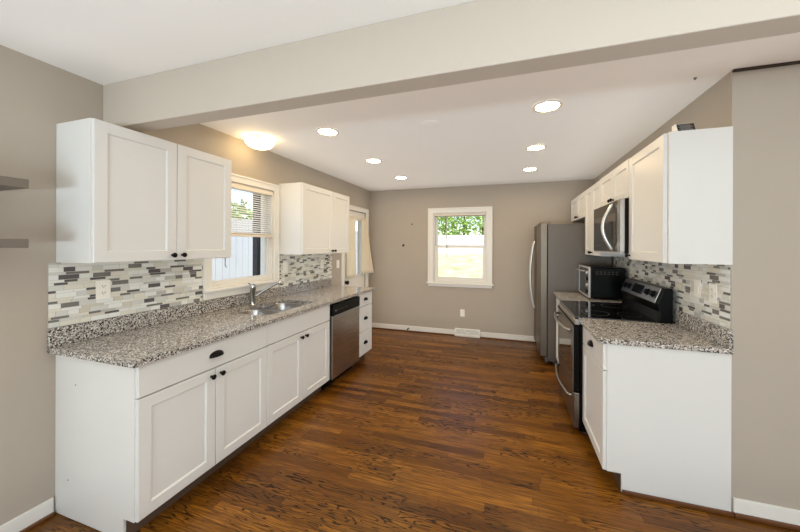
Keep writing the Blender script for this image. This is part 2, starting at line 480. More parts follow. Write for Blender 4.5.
# ---- exterior door with half light on the left wall
d1 = struct(thing('door_1', (XW, 4.45, 0), 'white half glass door at the end of the left counter', 'door'))
mb = MB(); ring(mb, 0, XW, XW + .02, 4.02, 4.895, 0, 2.095, .072, 0, .07); ring(mb, 0, XW + .002, XW + .026, 4.0192, 4.8958, 0.0005, 2.0958, .018, 0, .018)
mb.obj('casing', M['trim'], d1, bevel=.003)
mb = MB(); ring(mb, 0, XW - .06, XW - .015, 4.095, 4.82, .01, 2.02, .11, .13, .13)
mb.box(XW - .06, XW - .015, 4.205, 4.71, .13, .98); mb.obj('door_panel', M['trim'], d1)
mb = MB(); ring(mb, 0, XW - .066, XW - .008, 4.19, 4.725, .965, 1.905, .022); mb.obj('light_frame', M['trim'], d1, bevel=.003)
MB().box(XW - .04, XW - .036, 4.2, 4.715, .98, 1.89).obj('glass', M['glass'], d1)
mb = MB(); mb.lathe((XW - .015, 4.15, .905), (1, 0, 0), [(.03, 0), (.03, .008), (.012, .012), (.011, .03), (.027, .036), (.032, .05), (.027, .064), (.012, .068)])
mb.obj('door_knob', M['bronze'], d1, smooth='auto')

# curtains on the door
rod = thing('curtain_rod', (XW + .03, 4.45, 1.9), 'thin white rod carrying the curtains across the door glass', 'curtain rod')
MB().tube([(XW + .035, 4.14, 1.915), (XW + .035, 4.80, 1.915)], .007, 8).obj('rod', M['rail'], rod)
for yy in (4.14, 4.80): MB().box(XW - .015, XW + .042, yy - .006, yy + .006, 1.9, 1.925).obj('bracket', M['rail'], rod)
def curtain(y0t, y1t, y0b, y1b, z0, z1, flare, label, ph):
    nu, nv = 44, 16
    mb = MB(); bm = mb.bm; g = []
    for j in range(nv + 1):
        v = j / nv; z = z1 + (z0 - z1) * v; row = []
        for i in range(nu + 1):
            u = i / nu
            y = (y0t + (y1t - y0t) * u) * (1 - v) + (y0b + (y1b - y0b) * u) * v
            x = XW + .035 + .012 * math.sin(u * 2 * PI * 5 + ph) * (.6 + .6 * v) + flare * v * u + .006 * math.sin(9 * u + 4 * v)
            row.append(bm.verts.new((x, y, z)))
        g.append(row)
    for j in range(nv):
        for i in range(nu): mb.face([g[j][i], g[j][i + 1], g[j + 1][i + 1], g[j + 1][i]])
    o = mb.obj('curtain', M['curtain'], smooth=True)
    md = o.modifiers.new('thick', 'SOLIDIFY'); md.thickness = .0015; md.offset = 0
    return tag(o, label, 'curtain', 'ivory curtains on the door')
curtain(4.15, 4.40, 4.13, 4.42, .965, 1.925, 0, 'ivory sheer curtain hanging on the handle side of the door glass', 0.)
curtain(4.60, 4.79, 4.60, 4.86, 1.0, 1.925, .09, 'ivory sheer curtain billowing out at the hinge side, by the back corner', 1.)

# ------------------------------------------------------------------ tile backsplashes
def tiles(x, out, y0, y1, z0, z1, label, seed):
    r = random.Random(seed)
    t = .004
    root = thing('tile_backsplash', (x, (y0 + y1) / 2, z0), label, 'backsplash')
    MB().box(x, x + out * t, y0, y1, z0, z1).obj('grout', GROUT, root)
    mb = MB(); xs0, xs1 = x + out * t * .5, x + out * (t + .002)
    z = z0; k = 0; pat = [.0275, .0150, .0150, .0275, .0150]
    while z < z1 - .004:
        h = pat[k % len(pat)]; zt = min(z + h - .0016, z1)
        y = y0 - r.random() * .08; prev = -1
        while y < y1:
            L = r.choice([.048, .062, .075, .085] if h > .02 else [.055, .072, .085, .10])
            a, b = max(y, y0), min(y + L - .0018, y1)
            if b - a > .004:
                w = [30, 22, 20, 10, 12, 10, 6] if h > .02 else [24, 18, 18, 8, 16, 13, 5]
                c = r.choices(range(7), w)[0]
                if c >= 4 and prev in (4, 5): c = r.choice([0, 1, 2])
                prev = c; mb.mi = c
                mb.box(xs0, xs1, a, b, z + .0008, zt)
            y += L
        z += h; k += 1
    mb.obj('mosaic_tiles', TILES, root)
    return root
CT = .914
tiles(XW, 1, 1.0, 1.871, CT + .102, 1.369, 'grey and white mosaic tile behind the near end of the left counter', 3)
tiles(XW, 1, 2.719, 3.765, CT + .102, 1.372, 'grey and white mosaic tile under the upper cabinet beyond the sink window', 4)
tiles(XR - .0005, -1, 2.132, 4.1, CT + .0, 1.369, 'grey and white mosaic tile behind the black range', 5)

# ------------------------------------------------------------------ cabinetry
def panel_front(mb, y0, y1, z0, z1, xf, out, shaker=True, stile=.057, th=.02):
    """door or drawer front whose face is at x = xf, facing +X (out=1) or -X"""
    xb = xf - out * th; e = .0025
    def R(i, x): return [(x, y0 + i, z0 + i), (x, y1 - i, z0 + i), (x, y1 - i, z1 - i), (x, y0 + i, z1 - i)]
    L = [R(0, xb), R(0, xf - out * e), R(e, xf)]
    if shaker: L += [R(stile, xf), R(stile + .004, xf - out * .0035), R(stile + .007, xf - out * .009)]
    mb.loft(L)
def door(parent, y0, y1, z0, z1, xf, out, knob=None, stile=.057, g=.0018):
    mb = MB(); panel_front(mb, y0 + g, y1 - g, z0, z1, xf, out, True, stile)
    d = mb.obj('door', M['cabinet'], parent)
    if knob:
        ky, kz = knob
        MB().lathe((xf, ky, kz), (out, 0, 0), [(.008, 0), (.007, .003), (.0055, .012), (.0115, .016), (.0155, .021), (.0155, .025), (.011, .030), (.003, .032)], 18).obj('knob', M['bronze'], d, smooth='auto')
    return d
def cup_pull(parent, yc, zc, xf, out):
    mb = MB(); a, b, c = .047, .025, .031; bm = mb.bm; n, m = 20, 8
    for k, off in ((0, 0), (1, .0035)):
        rows = []
        for i in range(n + 1):
            th = PI * i / n; row = []
            for j in range(m + 1):
                ph = (PI / 2) * j / m
                A, B, Cc = a - off, b - off, c - off
                rr = math.sin(th) ** .8
                row.append(bm.verts.new((xf + out * (B * rr * math.sin(ph) + .0005), yc + A * math.cos(th), zc - .010 + Cc * rr * math.cos(ph) + (.0 if j < m else -.002))))
            rows.append(row)
        for i in range(n):
            for j in range(m):
                try: mb.face([rows[i][j], rows[i + 1][j], rows[i + 1][j + 1], rows[i][j + 1]])
                except ValueError: pass
    return mb.obj('cup_pull', M['bronze'], parent, smooth='auto')
def drawer(parent, y0, y1, z0, z1, xf, out, pull=True, g=.0018, shaker=False):
    mb = MB(); panel_front(mb, y0 + g, y1 - g, z0, z1, xf, out, shaker)
    d = mb.obj('drawer', M['cabinet'], parent)
    if pull: cup_pull(d, (y0 + y1) / 2, (z0 + z1) / 2, xf, out)
    return d
def base_body(parent, y0, y1, xw, xf, out, near_panel=False, ztop=.884):
    """carcass with recessed toe kick; xf is the door face"""
    xb = xf - out * .021; xk = xf - out * .098
    MB().box(xw, xb, y0, y1, .112, ztop).obj('body', M['cabinet'], parent, bevel=.001)
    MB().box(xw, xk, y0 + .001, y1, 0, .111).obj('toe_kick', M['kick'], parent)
def end_panel(parent, y0, y1, xw, xf, out):
    xb = xf - out * .021; xk = xf - out * .098
    return MB().prism([(xw, 0.004), (xk, .004), (xk, .112), (xb, .112), (xb, .884), (xw, .884)], 1, y0, y1).obj('end_panel', M['cabinet'], parent, bevel=.0012)

XF, XU = -1.72, -2.06
L0, L1, L2, L3, L4, L5 = 1.03, 1.868, 2.706, 2.722, 3.318, 3.70
DZ0, DZ1, WZ0, WZ1 = .116, .712, .719, .878
G = 'white base cabinets'
c1 = thing('base_cabinet', (XW, (L0 + L1) / 2, 0), 'white base cabinet at the near end of the left counter, with one wide drawer', 'cabinet', G)
base_body(c1, L0 + .013, L1 - .0005, XW + .001, XF, 1)
ep = end_panel(c1, L0, L0 + .0125, XW + .001, XF, 1)
for (sx, sz) in ((-2.194, .723), (-2.257, .205)):
    MB().lathe((sx, L0, sz), (0, -1, 0), [(.0045, 0), (.004, .0012)], 10).obj('screw_cap', M['paint_mark'], ep)
drawer(c1, L0 + .002, L1, WZ0, WZ1, XF, 1)
m_ = (L0 + L1) / 2
door(c1, L0 + .002, m_, DZ0, DZ1, XF, 1, (m_ - .032, .672)); door(c1, m_, L1, DZ0, DZ1, XF, 1, (m_ + .032, .672))
c2 = thing('base_cabinet', (XW, (L1 + L2) / 2, 0), 'white base cabinet under the sink, with blank top panel and two doors', 'cabinet', G)
mb = MB(); xb = XF - .021     # open carcass so that the sink hangs inside
mb.box(XW + .001, xb, L1 + .0005, L1 + .0185, .112, .884); mb.box(XW + .001, xb, L2 - .0185, L2, .112, .884)
mb.box(XW + .001, xb, L1 + .0185, L2 - .0185, .112, .13); mb.box(xb - .018, xb, L1 + .0185, L2 - .0185, .70, .884); mb.box(XW + .001, XW + .008, L1 + .0185, L2 - .0185, .13, .884)
mb.obj('body', M['cabinet'], c2)
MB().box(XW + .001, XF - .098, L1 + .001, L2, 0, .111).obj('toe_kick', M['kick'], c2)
drawer(c2, L1, L2, WZ0, WZ1, XF, 1, False)['label'] = 'blank white panel in front of the sink'
m_ = (L1 + L2) / 2
door(c2, L1, m_, DZ0, DZ1, XF, 1, (m_ - .032, .672)); door(c2, m_, L2, DZ0, DZ1, XF, 1, (m_ + .032, .672))
c3 = thing('drawer_cabinet', (XW, (L4 + L5) / 2, 0), 'white stack of three drawers at the far end of the left counter, beyond the dishwasher', 'cabinet', G)
base_body(c3, L4, L5, XW + .001, XF, 1)
for a, b in ((.116, .402), (.409, .712), (.719, .878)): drawer(c3, L4, L5, a, b, XF, 1)

# countertop with two bowl cut outs
def rrect(x0, x1, y0, y1, r, z, n=6):
    out = []
    for cx, cy, a0 in ((x1 - r, y1 - r, 0), (x0 + r, y1 - r, 90), (x0 + r, y0 + r, 180), (x1 - r, y0 + r, 270)):
        for k in range(n + 1):
            a = math.radians(a0 + 90 * k / n); out.append((cx + r * math.cos(a), cy + r * math.sin(a), z))
    return out
BOWLS = [(-2.235, -1.815, 1.965, 2.268), (-2.235, -1.815, 2.296, 2.612)]
ct = thing('countertop', (XW + .3, 2.36, CT - .03), 'speckled grey granite countertop around the double sink', 'countertop', 'granite countertops')
mb = MB(); bm = mb.bm
outer = [(XW + .001, .998, CT), (XF + .028, .998, CT), (XF + .028, 3.725, CT), (XW + .001, 3.725, CT)]
def add_loop(pts):
    vs = [bm.verts.new(p) for p in pts]
    return [bm.edges.new((vs[i], vs[(i + 1) % len(vs)])) for i in range(len(vs))]
# one opening for both bowls, the steel divider sits in it
eds = add_loop(outer) + add_loop(rrect(-2.235, -1.815, 1.965, 2.612, .07, CT))
bmesh.ops.triangle_fill(bm, use_beauty=True, use_dissolve=False, edges=eds)
ext = bmesh.ops.extrude_face_region(bm, geom=list(bm.faces))
for v in [g_ for g_ in ext['geom'] if isinstance(g_, bmesh.types.BMVert)]: v.co.z -= .03
mb.obj('slab', M['granite'], ct)
MB().box(XW + .001, XW + .021, .998, 3.725, CT + .0005, CT + .1015).obj('upstand', M['granite'], ct, bevel=.001)

# sink
sk = thing('kitchen_sink', (-2.02, 2.29, .70), 'stainless double bowl sink set under the granite below the window', 'sink')
for (x0, x1, y0, y1), dp in zip(BOWLS, (.17, .19)):
    mb = MB(); zt = CT - .031
    lv = [(0.012, zt), (0.0, zt), (-.004, zt - .01), (-.012, zt - dp + .03), (-.03, zt - dp + .006), (-.06, zt - dp)]
    loops = []
    for i, z_ in lv: loops.append(rrect(x0 - i, x1 + i, y0 - i if i <= 0 else y0 - .006, y1 + i if i <= 0 else y1 + .006, .075, z_))
    mb.loft(loops, cap0=False)
    b_ = mb.obj('bowl', M['sink_steel'], sk, smooth='auto')
    md = b_.modifiers.new('thick', 'SOLIDIFY'); md.thickness = .002; md.offset = 1 if False else -1
    MB().lathe(((x0 + x1) / 2 - .04, (y0 + y1) / 2, zt - dp + .0005), (0, 0, 1), [(.045, 0), (.045, .002), (.03, .003), (.028, .001), (.0, .001)], 20).obj('drain', M['chrome'], b_, smooth='auto')
# faucet
fa = thing('faucet', (-2.265, 2.28, CT), 'chrome single lever faucet standing behind the double sink', 'faucet')
fx, fy = -2.265, 2.28
MB().lathe((fx, fy, CT), (0, 0, 1), [(.034, 0), (.034, .006), (.027, .012), (.026, .02), (.026, .15), (.028, .154), (.028, .165)], 24).obj('body', M['chrome'], fa, smooth='auto')
MB().tube([(fx + .01, fy + .012, CT + .075), (fx + .05, fy + .06, CT + .115), (fx + .11, fy + .125, CT + .17), (fx + .135, fy + .152, CT + .19), (fx + .152, fy + .172, CT + .196), (fx + .162, fy + .186, CT + .188), (fx + .164, fy + .19, CT + .170)],
          [.015, .014, .0135, .0145, .017, .018, .0175], 14).obj('spout', M['chrome'], fa, smooth='auto')
mb = MB().lathe((fx, fy, CT + .166), (0, 0, 1), [(.027, 0), (.027, .018), (.022, .026), (.004, .029)], 20)
mb.tube([(fx - .01, fy, CT + .182), (fx - .035, fy, CT + .19), (fx - .055, fy, CT + .2)], [.007, .006, .005], 10)
mb.obj('handle', M['chrome'], fa, smooth='auto')

# dishwasher
dw = thing('dishwasher', (XW + .3, 3.02, 0), 'stainless dishwasher with black control strip between sink cabinet and drawers', 'dishwasher')
MB().box(XW + .03, XF - .03, L3 - .008, L4 - .006, .1, .88).obj('body', M['black'], dw)
MB().box(XF - .028, XF + .018, L3 + .003, L4 - .006, .105, .748).obj('door', M['steel'], dw, bevel=.004)
MB().box(XF - .028, XF + .022, L3 + .003, L4 - .006, .752, .862).obj('control_panel', M['black'], dw, bevel=.004)
dpn = [o for o in dw.children if o.name.startswith('control_panel')][0]
for k in range(6): MB().box(XF + .0222, XF + .0228, 2.80 + k * .04, 2.815 + k * .04, .80, .804).obj('button_mark', M['paint_mark'], dpn)
MB().lathe((XF + .022, L3 + .06, .80), (1, 0, 0), [(.008, 0), (.008, .001)], 14).obj('badge', M['silver_plastic'], dpn)
MB().box(XW + .03, XF - .085, L3 - .004, L4 - .006, .0, .1).obj('toe_kick', M['black'], dw)

# upper cabinets, left
UZ0, UZ1 = 1.37, 2.128
GU = 'white upper cabinets'
def upper(name, y0, y1, z0, z1, xw, xf, out, splits, knobs, label):
    c = thing(name, (xw, (y0 + y1) / 2, z0), label, 'cabinet', GU)
    MB().box(xw + out * .001, xf - out * .021, y0, y1, z0, z1).obj('body', M['cabinet'], c, bevel=.0012)
    for (a, b), k in zip(splits, knobs):
        door(c, a, b, z0 + .003, z1 - .003, xf, out, k)
    return c
upper('wall_cabinet', 1.03, 1.868, UZ0, UZ1, XW, XU, 1, [(1.032, 1.455), (1.455, 1.866)], [(1.425, 1.403), (1.487, 1.403)],
      'large white wall cabinet on the left, between the floating shelves and the sink window')
upper('wall_cabinet', 2.724, 3.712, UZ0, UZ1, XW, XU, 1, [(2.726, 3.302), (3.302, 3.710)], [(3.272, 1.403), (3.332, 1.403)],
      'white wall cabinet on the left wall between the sink window and the curtained door')
# hook below the first upper cabinet
hk = MB(); hk.tube([(XU - .03, 1.835, 1.3695), (XU - .03, 1.835, 1.315), (XU - .028, 1.838, 1.302), (XU - .02, 1.842, 1.298)], .004, 8)
hk.lathe((XU - .03, 1.835, 1.3695), (0, 0, -1), [(.012, 0), (.012, .003)], 12)
tag(hk.obj('metal_hook', M['steel'], smooth='auto'), 'small grey metal hook under the corner of the large left wall cabinet', 'hook')

# ---- right side
RF, RU = .547, .857
R0, R1, R2, R3 = 2.118, 2.66, 3.425, 4.07
c = thing('base_cabinet', (XR, 2.39, 0), 'white base cabinet at the near end of the right counter, before the range', 'cabinet', G)
base_body(c, R0 + .0135, R1 - .003, XR - .001, RF, -1)
end_panel(c, R0, R0 + .013, XR - .004, RF, -1)
drawer(c, R0 + .001, R1 - .003, WZ0, WZ1, RF, -1)
door(c, R0 + .001, R1 - .003, DZ0, DZ1, RF, -1)
MB().box(RF + .1, XR + .003, R0 - .013, R0 - .0005, 0, .022).obj('shoe_moulding', M['shoe'], c, bevel=.004)
c = thing('base_cabinet', (XR, 3.75, 0), 'narrow white base cabinet between the range and the refrigerator', 'cabinet', G)
base_body(c, R2 + .003, R3, XR - .001, RF, -1)
drawer(c, R2 + .003, R3, WZ0, WZ1, RF, -1)
m_ = (R2 + R3) / 2
door(c, R2 + .003, m_, DZ0, DZ1, RF, -1, (m_ - .03, .672)); door(c, m_, R3, DZ0, DZ1, RF, -1, (m_ + .03, .672))
for (a, b, lab) in ((2.100, R1 - .004, 'speckled granite countertop before the range, beside the grey wall'), (R2 + .004, 4.088, 'speckled granite countertop under the toaster oven')):
    k = thing('countertop', (XR - .3, (a + b) / 2, CT - .03), lab, 'countertop', 'granite countertops')
    MB().box(RF - .028, XR - .006, a, b, CT - .03, CT).obj('slab', M['granite'], k, bevel=.003)
    MB().box(XR - .027, XR - .0065, a, b, CT + .0005, CT + .1015).obj('upstand', M['granite'], k, bevel=.001)
upper('wall_cabinet', R0, R1 + .018, UZ0, UZ1, XR, RU, -1, [(R0 + .016, R1 + .016)], [(R1 - .012, 1.403)],
      'white wall cabinet with plain end panel nearest the grey wall, right of the microwave')
c = upper('wall_cabinet', R1 + .02, 3.445, 1.835, UZ1 + .006, XR, RU, -1, [(R1 + .022, 3.06), (3.06, 3.443)], [(3.03, 1.868), (3.09, 1.868)],
          'short white wall cabinet directly above the microwave')
c = upper('wall_cabinet', 3.447, 4.068, UZ0, UZ1, XR, RU, -1, [(3.449, 3.757), (3.757, 4.066)], [(3.727, 1.403), (3.787, 1.403)],
          'white wall cabinet above the toaster oven')
c = upper('wall_cabinet', 4.07, 4.935, 1.815, UZ1, XR, RU, -1, [(4.072, 4.50), (4.50, 4.933)], [(4.47, 1.85), (4.53, 1.85)],
          'short white wall cabinet above the refrigerator')

# ---- range
rg = thing('range', (XR - .33, 3.04, 0), 'black and stainless electric range between the right counters', 'range')
ry0, ry1 = R1 + .001, R2 - .001
xd = .482
MB().box(.53, XR - .045, ry0, ry1, .03, .90).obj('body', M['black'], rg, bevel=.003)
for yy in (ry0 + .06, ry1 - .06):
    for xx in (.58, 1.05): MB().lathe((xx, yy, 0), (0, 0, 1), [(.018, 0), (.018, .031)], 12).obj('levelling_foot', M['grille'], rg)
ck = MB().box(.495, XR - .13, ry0 - .004, ry1 + .004, .9005, .921).obj('cooktop', M['black_glass'], rg, bevel=.005)
for (bx, by, br) in ((.68, 2.86, .10), (.68, 3.24, .08), (.92, 2.86, .08), (.92, 3.24, .10)):
    n = 40
    lo = [[(bx + rr * math.cos(2 * PI * k / n), by + rr * math.sin(2 * PI * k / n), .9213) for k in range(n)] for rr in (br, br - .003)]
    MB().loft(lo, False, False).obj('burner_ring', M['grille'], ck)
MB().box(.49, .529, ry0, ry1, .855, .8995).obj('front_trim', M['steel'], rg, bevel=.006)
od = MB().box(xd + .002, .529, ry0 + .003, ry1 - .003, .335, .848).obj('oven_door', M['black'], rg, bevel=.006)
mb = MB(); ring(mb, 0, xd - .002, xd + .003, ry0 + .004, ry1 - .004, .336, .847, .075, .10, .10); mb.obj('door_frame', M['steel_dark'], od)
MB().box(xd - .0012, xd + .0035, ry0 + .078, ry1 - .078, .435, .748).obj('window', M['black_glass'], od)
def bow(y0, y1, z0, xb, depth, r, sag=0.):
    pts = [(xb, y0, z0)]
    for k in range(13):
        u = k / 12; pts.append((xb - depth * (.55 + .45 * math.sin(PI * u)), y0 + .012 + (y1 - y0 - .024) * u, z0 + sag * math.sin(PI * u)))
    pts.append((xb, y1, z0)); return MB().tube(pts, r, 10)
bow(ry0 + .05, ry1 - .05, .80, xd, .065, .0115).obj('handle', M['steel'], od, smooth=True)
dr = MB().box(xd + .004, .529, ry0 + .003, ry1 - .003, .05, .325).obj('storage_drawer', M['steel_dark'], rg, bevel=.006)
bow(ry0 + .05, ry1 - .05, .285, xd + .004, .055, .010, -.01).obj('handle', M['steel'], dr, smooth=True)
# backguard with sloped control face
bgd = MB(); bgd.prism([(1.035, .9005), (XR - .04, .9005), (XR - .04, 1.165), (1.075, 1.165), (1.032, 1.05), (1.05, .99)], 1, ry0, ry1)
bgd = bgd.obj('backguard', M['black'], rg, bevel=.008, seg=3)
def on_face(u, t):        # u along Y, t 0..1 up the sloped control face
    p0, p1 = Vector((1.032, 0, 1.05)), Vector((1.075, 0, 1.165))
    p = p0.lerp(p1, t); return Vector((p.x, u, p.z))
nrm = Vector((-.115, 0, .043)).normalized()
def slab_on(mb, u0, u1, t0, t1, th):
    q = [on_face(u0, t0), on_face(u1, t0), on_face(u1, t1), on_face(u0, t1)]
    mb.loft([[p + nrm * .0005 for p in q], [p + nrm * th for p in q]]); return mb
cp = slab_on(MB(), ry0 + .03, ry1 - .02, .0, .97, .006).obj('control_panel', M['steel'], bgd, bevel=.003)
slab_on(MB(), 2.955, 3.165, .2, .82, .008).obj('display', M['display'], cp)
for u in (2.76, 2.86, 3.24, 3.33):
    MB().lathe(on_face(u, .5) + nrm * .006, nrm, [(.027, 0), (.027, .004), (.021, .008), (.019, .024), (.004, .026)], 18).obj('dial', M['black'], cp, smooth='auto')
slab_on(MB(), 2.705, 2.73, .3, .7, .007).obj('dial_marks', M['slot'], cp)
slab_on(MB(), 3.365, 3.385, .3, .7, .007).obj('dial_marks', M['slot'], cp)

# ---- microwave over the range
mw = thing('microwave', (XR - .18, 3.06, 1.415), 'stainless microwave with curved handle mounted above the range', 'microwave')
my0, my1, mz0, mz1, mx = R1 + .0205, 3.444, 1.415, 1.832, .803
MB().box(.835, XR - .01, my0, my1, mz0, mz1).obj('body', M['black'], mw, bevel=.002)
md_ = MB().box(mx, .834, my0 + .072, my1, mz0 + .012, mz1 - .002).obj('door', M['steel_smoke'], mw, bevel=.003)
MB().box(mx - .0015, mx + .004, my0 + .10, my1 - .03, mz0 + .065, mz1 - .10).obj('window', M['black_glass'], md_)
MB().box(mx, .834, my0, my0 + .07, mz0 + .012, mz1 - .002).obj('control_panel', M['steel'], mw, bevel=.003)
pts = [(mx, my0 + .165, mz1 - .028)]
for k in range(15):
    u = k / 14; pts.append((mx - .012 - .062 * math.sin(PI * u), my0 + .165, mz1 - .035 - (mz1 - mz0 - .07) * u))
pts.append((mx, my0 + .165, mz0 + .028))
MB().tube(pts, .0140, 12).obj('handle', M['bright_steel'], md_, smooth=True)
MB().box(mx + .004, .834, my0 + .01, my1 - .01, mz0 - .004, mz0 + .0115).obj('vent_strip', M['silver_plastic'], mw)

# ---- refrigerator
fr = thing('refrigerator', (XR - .36, 4.55, 0), 'stainless side by side refrigerator with grey sides at the back right corner', 'refrigerator')
fy0, fy1 = 4.10, 4.995
MB().box(.457, XR - .02, fy0, fy1, .05, 1.742).obj('body', M['fridge_side'], fr, bevel=.006)
MB().box(.43, .456, fy0 + .01, fy1 - .01, .035, .105).obj('base_grille', M['grille'], fr)
for xx, yy in ((.55, fy0 + .05), (1.05, fy0 + .05), (.55, fy1 - .05), (1.05, fy1 - .05)):
    MB().lathe((xx, yy - .012, .026), (0, 1, 0), [(.026, 0), (.026, .024)], 14).obj('caster', M['grille'], fr)
for k, (a, b, hy_) in enumerate(((fy0 + .002, 4.60, 4.555), (4.606, fy1 - .002, 4.65))):
    mb = MB(); n = 8
    pts = [(.45, a), (.45, b)] + [(.375 - .022 * math.sin(PI * (1 - i / n)) , b + (a - b) * i / n) for i in range(n + 1)]
    mb.prism(pts, 2, .11, 1.755)
    dd = mb.obj('door', M['steel_fridge'], fr, bevel=.004)
    hp = [(.345, hy_, 1.53)]
    for q in range(17):
        u = q / 16; hp.append((.335 - .050 * math.sin(PI * u) ** .8, hy_, 1.525 - .90 * u))
    hp.append((.345, hy_, .62))
    MB().tube(hp, .0155, 12).obj('handle', M['bright_steel'], dd, smooth=True)
    MB().box(.36, .50, (fy0 + .01 if k == 0 else fy1 - .07), (fy0 + .05 if k == 0 else fy1 - .01), 1.7555, 1.760).obj('hinge_cover', M['grille'], fr, bevel=.004)

# ---- toaster oven
to = thing('toaster_oven', (.97, 3.83, CT), 'black toaster oven with silver front on the counter beside the refrigerator', 'toaster oven')
ty0, ty1, tx0, tx1, tz0, tz1 = 3.60, 4.075, .800, 1.13, CT + .018, 1.25
MB().box(tx0 + .012, tx1, ty0, ty1, tz0, tz1).obj('body', M['black'], to, bevel=.012, seg=3)
for xx in (tx0 + .04, tx1 - .04):
    for yy in (ty0 + .04, ty1 - .04): MB().lathe((xx, yy, CT), (0, 0, 1), [(.012, 0), (.014, .0185)], 12).obj('foot', M['grille'], to)
mb = MB(); ring(mb, 0, tx0 - .006, tx0 + .0125, ty0 - .002, ty1 + .002, tz0 - .002, tz1 + .002, .016, .02, .02); mb.obj('front_frame', M['silver_plastic'], to, bevel=.003)
dd = MB().box(tx0, tx0 + .0118, ty0 + .13, ty1 - .017, tz0 + .02, tz1 - .022).obj('door', M['black_glass'], to)
MB().tube([(tx0, ty0 + .15, tz1 - .05), (tx0 - .03, ty0 + .155, tz1 - .05), (tx0 - .03, ty1 - .045, tz1 - .05), (tx0, ty1 - .04, tz1 - .05)], .007, 10).obj('handle', M['silver_plastic'], dd, smooth=True)
cpn = MB().box(tx0, tx0 + .0118, ty0 + .015, ty0 + .128, tz0 + .02, tz1 - .022).obj('control_panel', M['steel_dark'], to)
for k in range(4):
    MB().lathe((tx0, ty0 + .07, tz0 + .06 + k * .065), (-1, 0, 0), [(.02, 0), (.017, .016), (.004, .018)], 16).obj('dial', M['silver_plastic'] if k % 2 else M['black'], cpn, smooth='auto')
mb = MB()
for r_ in range(2):
    for k in range(6): mb.box(tx0 + .06 + k * .036, tx0 + .083 + k * .036, ty0 - .0008, ty0 + .002, tz1 - .075 + r_ * .022, tz1 - .062 + r_ * .022)
mb.obj('side_vents', M['slot'], to)

# ---- small box on the near right cabinet
bx = thing('tabletop_device', (1.03, 2.24, UZ1), 'small dark fronted white box on top of the wall cabinet by the grey wall', 'box')
MB().prism([(2.20, UZ1 + .0005), (2.27, UZ1 + .0005), (2.27, UZ1 + .078), (2.235, UZ1 + .078)], 0, .952, 1.046).obj('body', M['plastic'], bx, bevel=.003)
q0, q1 = Vector((0, 2.20, UZ1)), Vector((0, 2.235, UZ1 + .078))
nn = Vector((0, -.078, .035)).normalized()
mb = MB()
def dev(mb, x0, x1, t0, t1, th):
    P = [q0.lerp(q1, t0), q0.lerp(q1, t1)]
    lo = [Vector((x0, P[0].y, P[0].z)), Vector((x1, P[0].y, P[0].z)), Vector((x1, P[1].y, P[1].z)), Vector((x0, P[1].y, P[1].z))]
    mb.loft([[p + nn * .0005 for p in lo], [p + nn * th for p in lo]])
dev(mb, .960, 1.045, .05, .95, .002); mb.obj('screen', M['slot'], bx)
mb = MB()
for k in range(9): dev(mb, .967 + .008 * (k % 2), 1.036 - .006 * (k % 3), .1 + k * .09, .14 + k * .09, .003)
mb.obj('screen_lines', M['paint_mark'], bx)

# ------------------------------------------------------------------ outlets, switch, register
def plate(axis, pos, out, label, cat, name, group, kind_='outlet', w=.072, h=.116):
    x, y, z = pos
    root = thing(name, (x, y, z), label, cat, group)
    def bx_(mb, u0, u1, v0, v1, d0, d1):
        if axis == 0: mb.box(x + out * d0, x + out * d1, y + u0, y + u1, z + v0, z + v1)
        else: mb.box(x + u0, x + u1, y + out * d0, y + out * d1, z + v0, z + v1)
        return mb
    bx_(MB(), -w / 2, w / 2, -h / 2, h / 2, 0.0005, .005).obj('cover_plate', M['plastic'], root, bevel=.002)
    if kind_ == 'outlet':
        for s_ in (-1, 1):
            so = bx_(MB(), -.017, .017, s_ * .02 - .0145, s_ * .02 + .0145, .005, .0068).obj('socket', M['plastic'], root, bevel=.004)
            mb = MB()
            for q in (-.0065, .0065): bx_(mb, q - .0013, q + .0013, s_ * .02 - .002, s_ * .02 + .008, .0066, .0072)
            bx_(mb, -.002, .002, s_ * .02 - .009, s_ * .02 - .005, .0066, .0072)
            mb.obj('slots', M['slot'], so)
    else:
        bx_(MB(), -.0165, .0165, -.034, .034, .005, .0075).obj('rocker', M['plastic'], root, bevel=.002)
    return root
GO = 'ivory wall outlets'
tx = .0062
plate(0, (XW + tx, 1.232, 1.194), 1, 'ivory outlet in the mosaic tile under the large left wall cabinet', 'outlet', 'wall_outlet', GO)
plate(0, (XW + tx, 2.826, 1.222), 1, 'ivory switch plate in the tile right beside the sink window casing', 'switch', 'light_switch', 'ivory switch plates', 'switch')
plate(0, (XW + tx, 3.526, 1.222), 1, 'ivory outlet in the tile near the far end of the left counter', 'outlet', 'wall_outlet', GO)
plate(0, (XW, 3.93, 1.198), 1, 'ivory switch plate on the painted wall beside the curtained door', 'switch', 'light_switch', 'ivory switch plates', 'switch')
plate(0, (XR - tx, 2.43, 1.20), -1, 'ivory switch plate in the right tile, nearer the range', 'switch', 'light_switch', 'ivory switch plates', 'switch')
plate(0, (XR - tx, 2.272, 1.192), -1, 'ivory outlet in the right tile, nearer the grey wall', 'outlet', 'wall_outlet', GO)
plate(1, (-.722, YB, .375), -1, 'ivory outlet low on the back wall above the floor register', 'outlet', 'wall_outlet', GO)

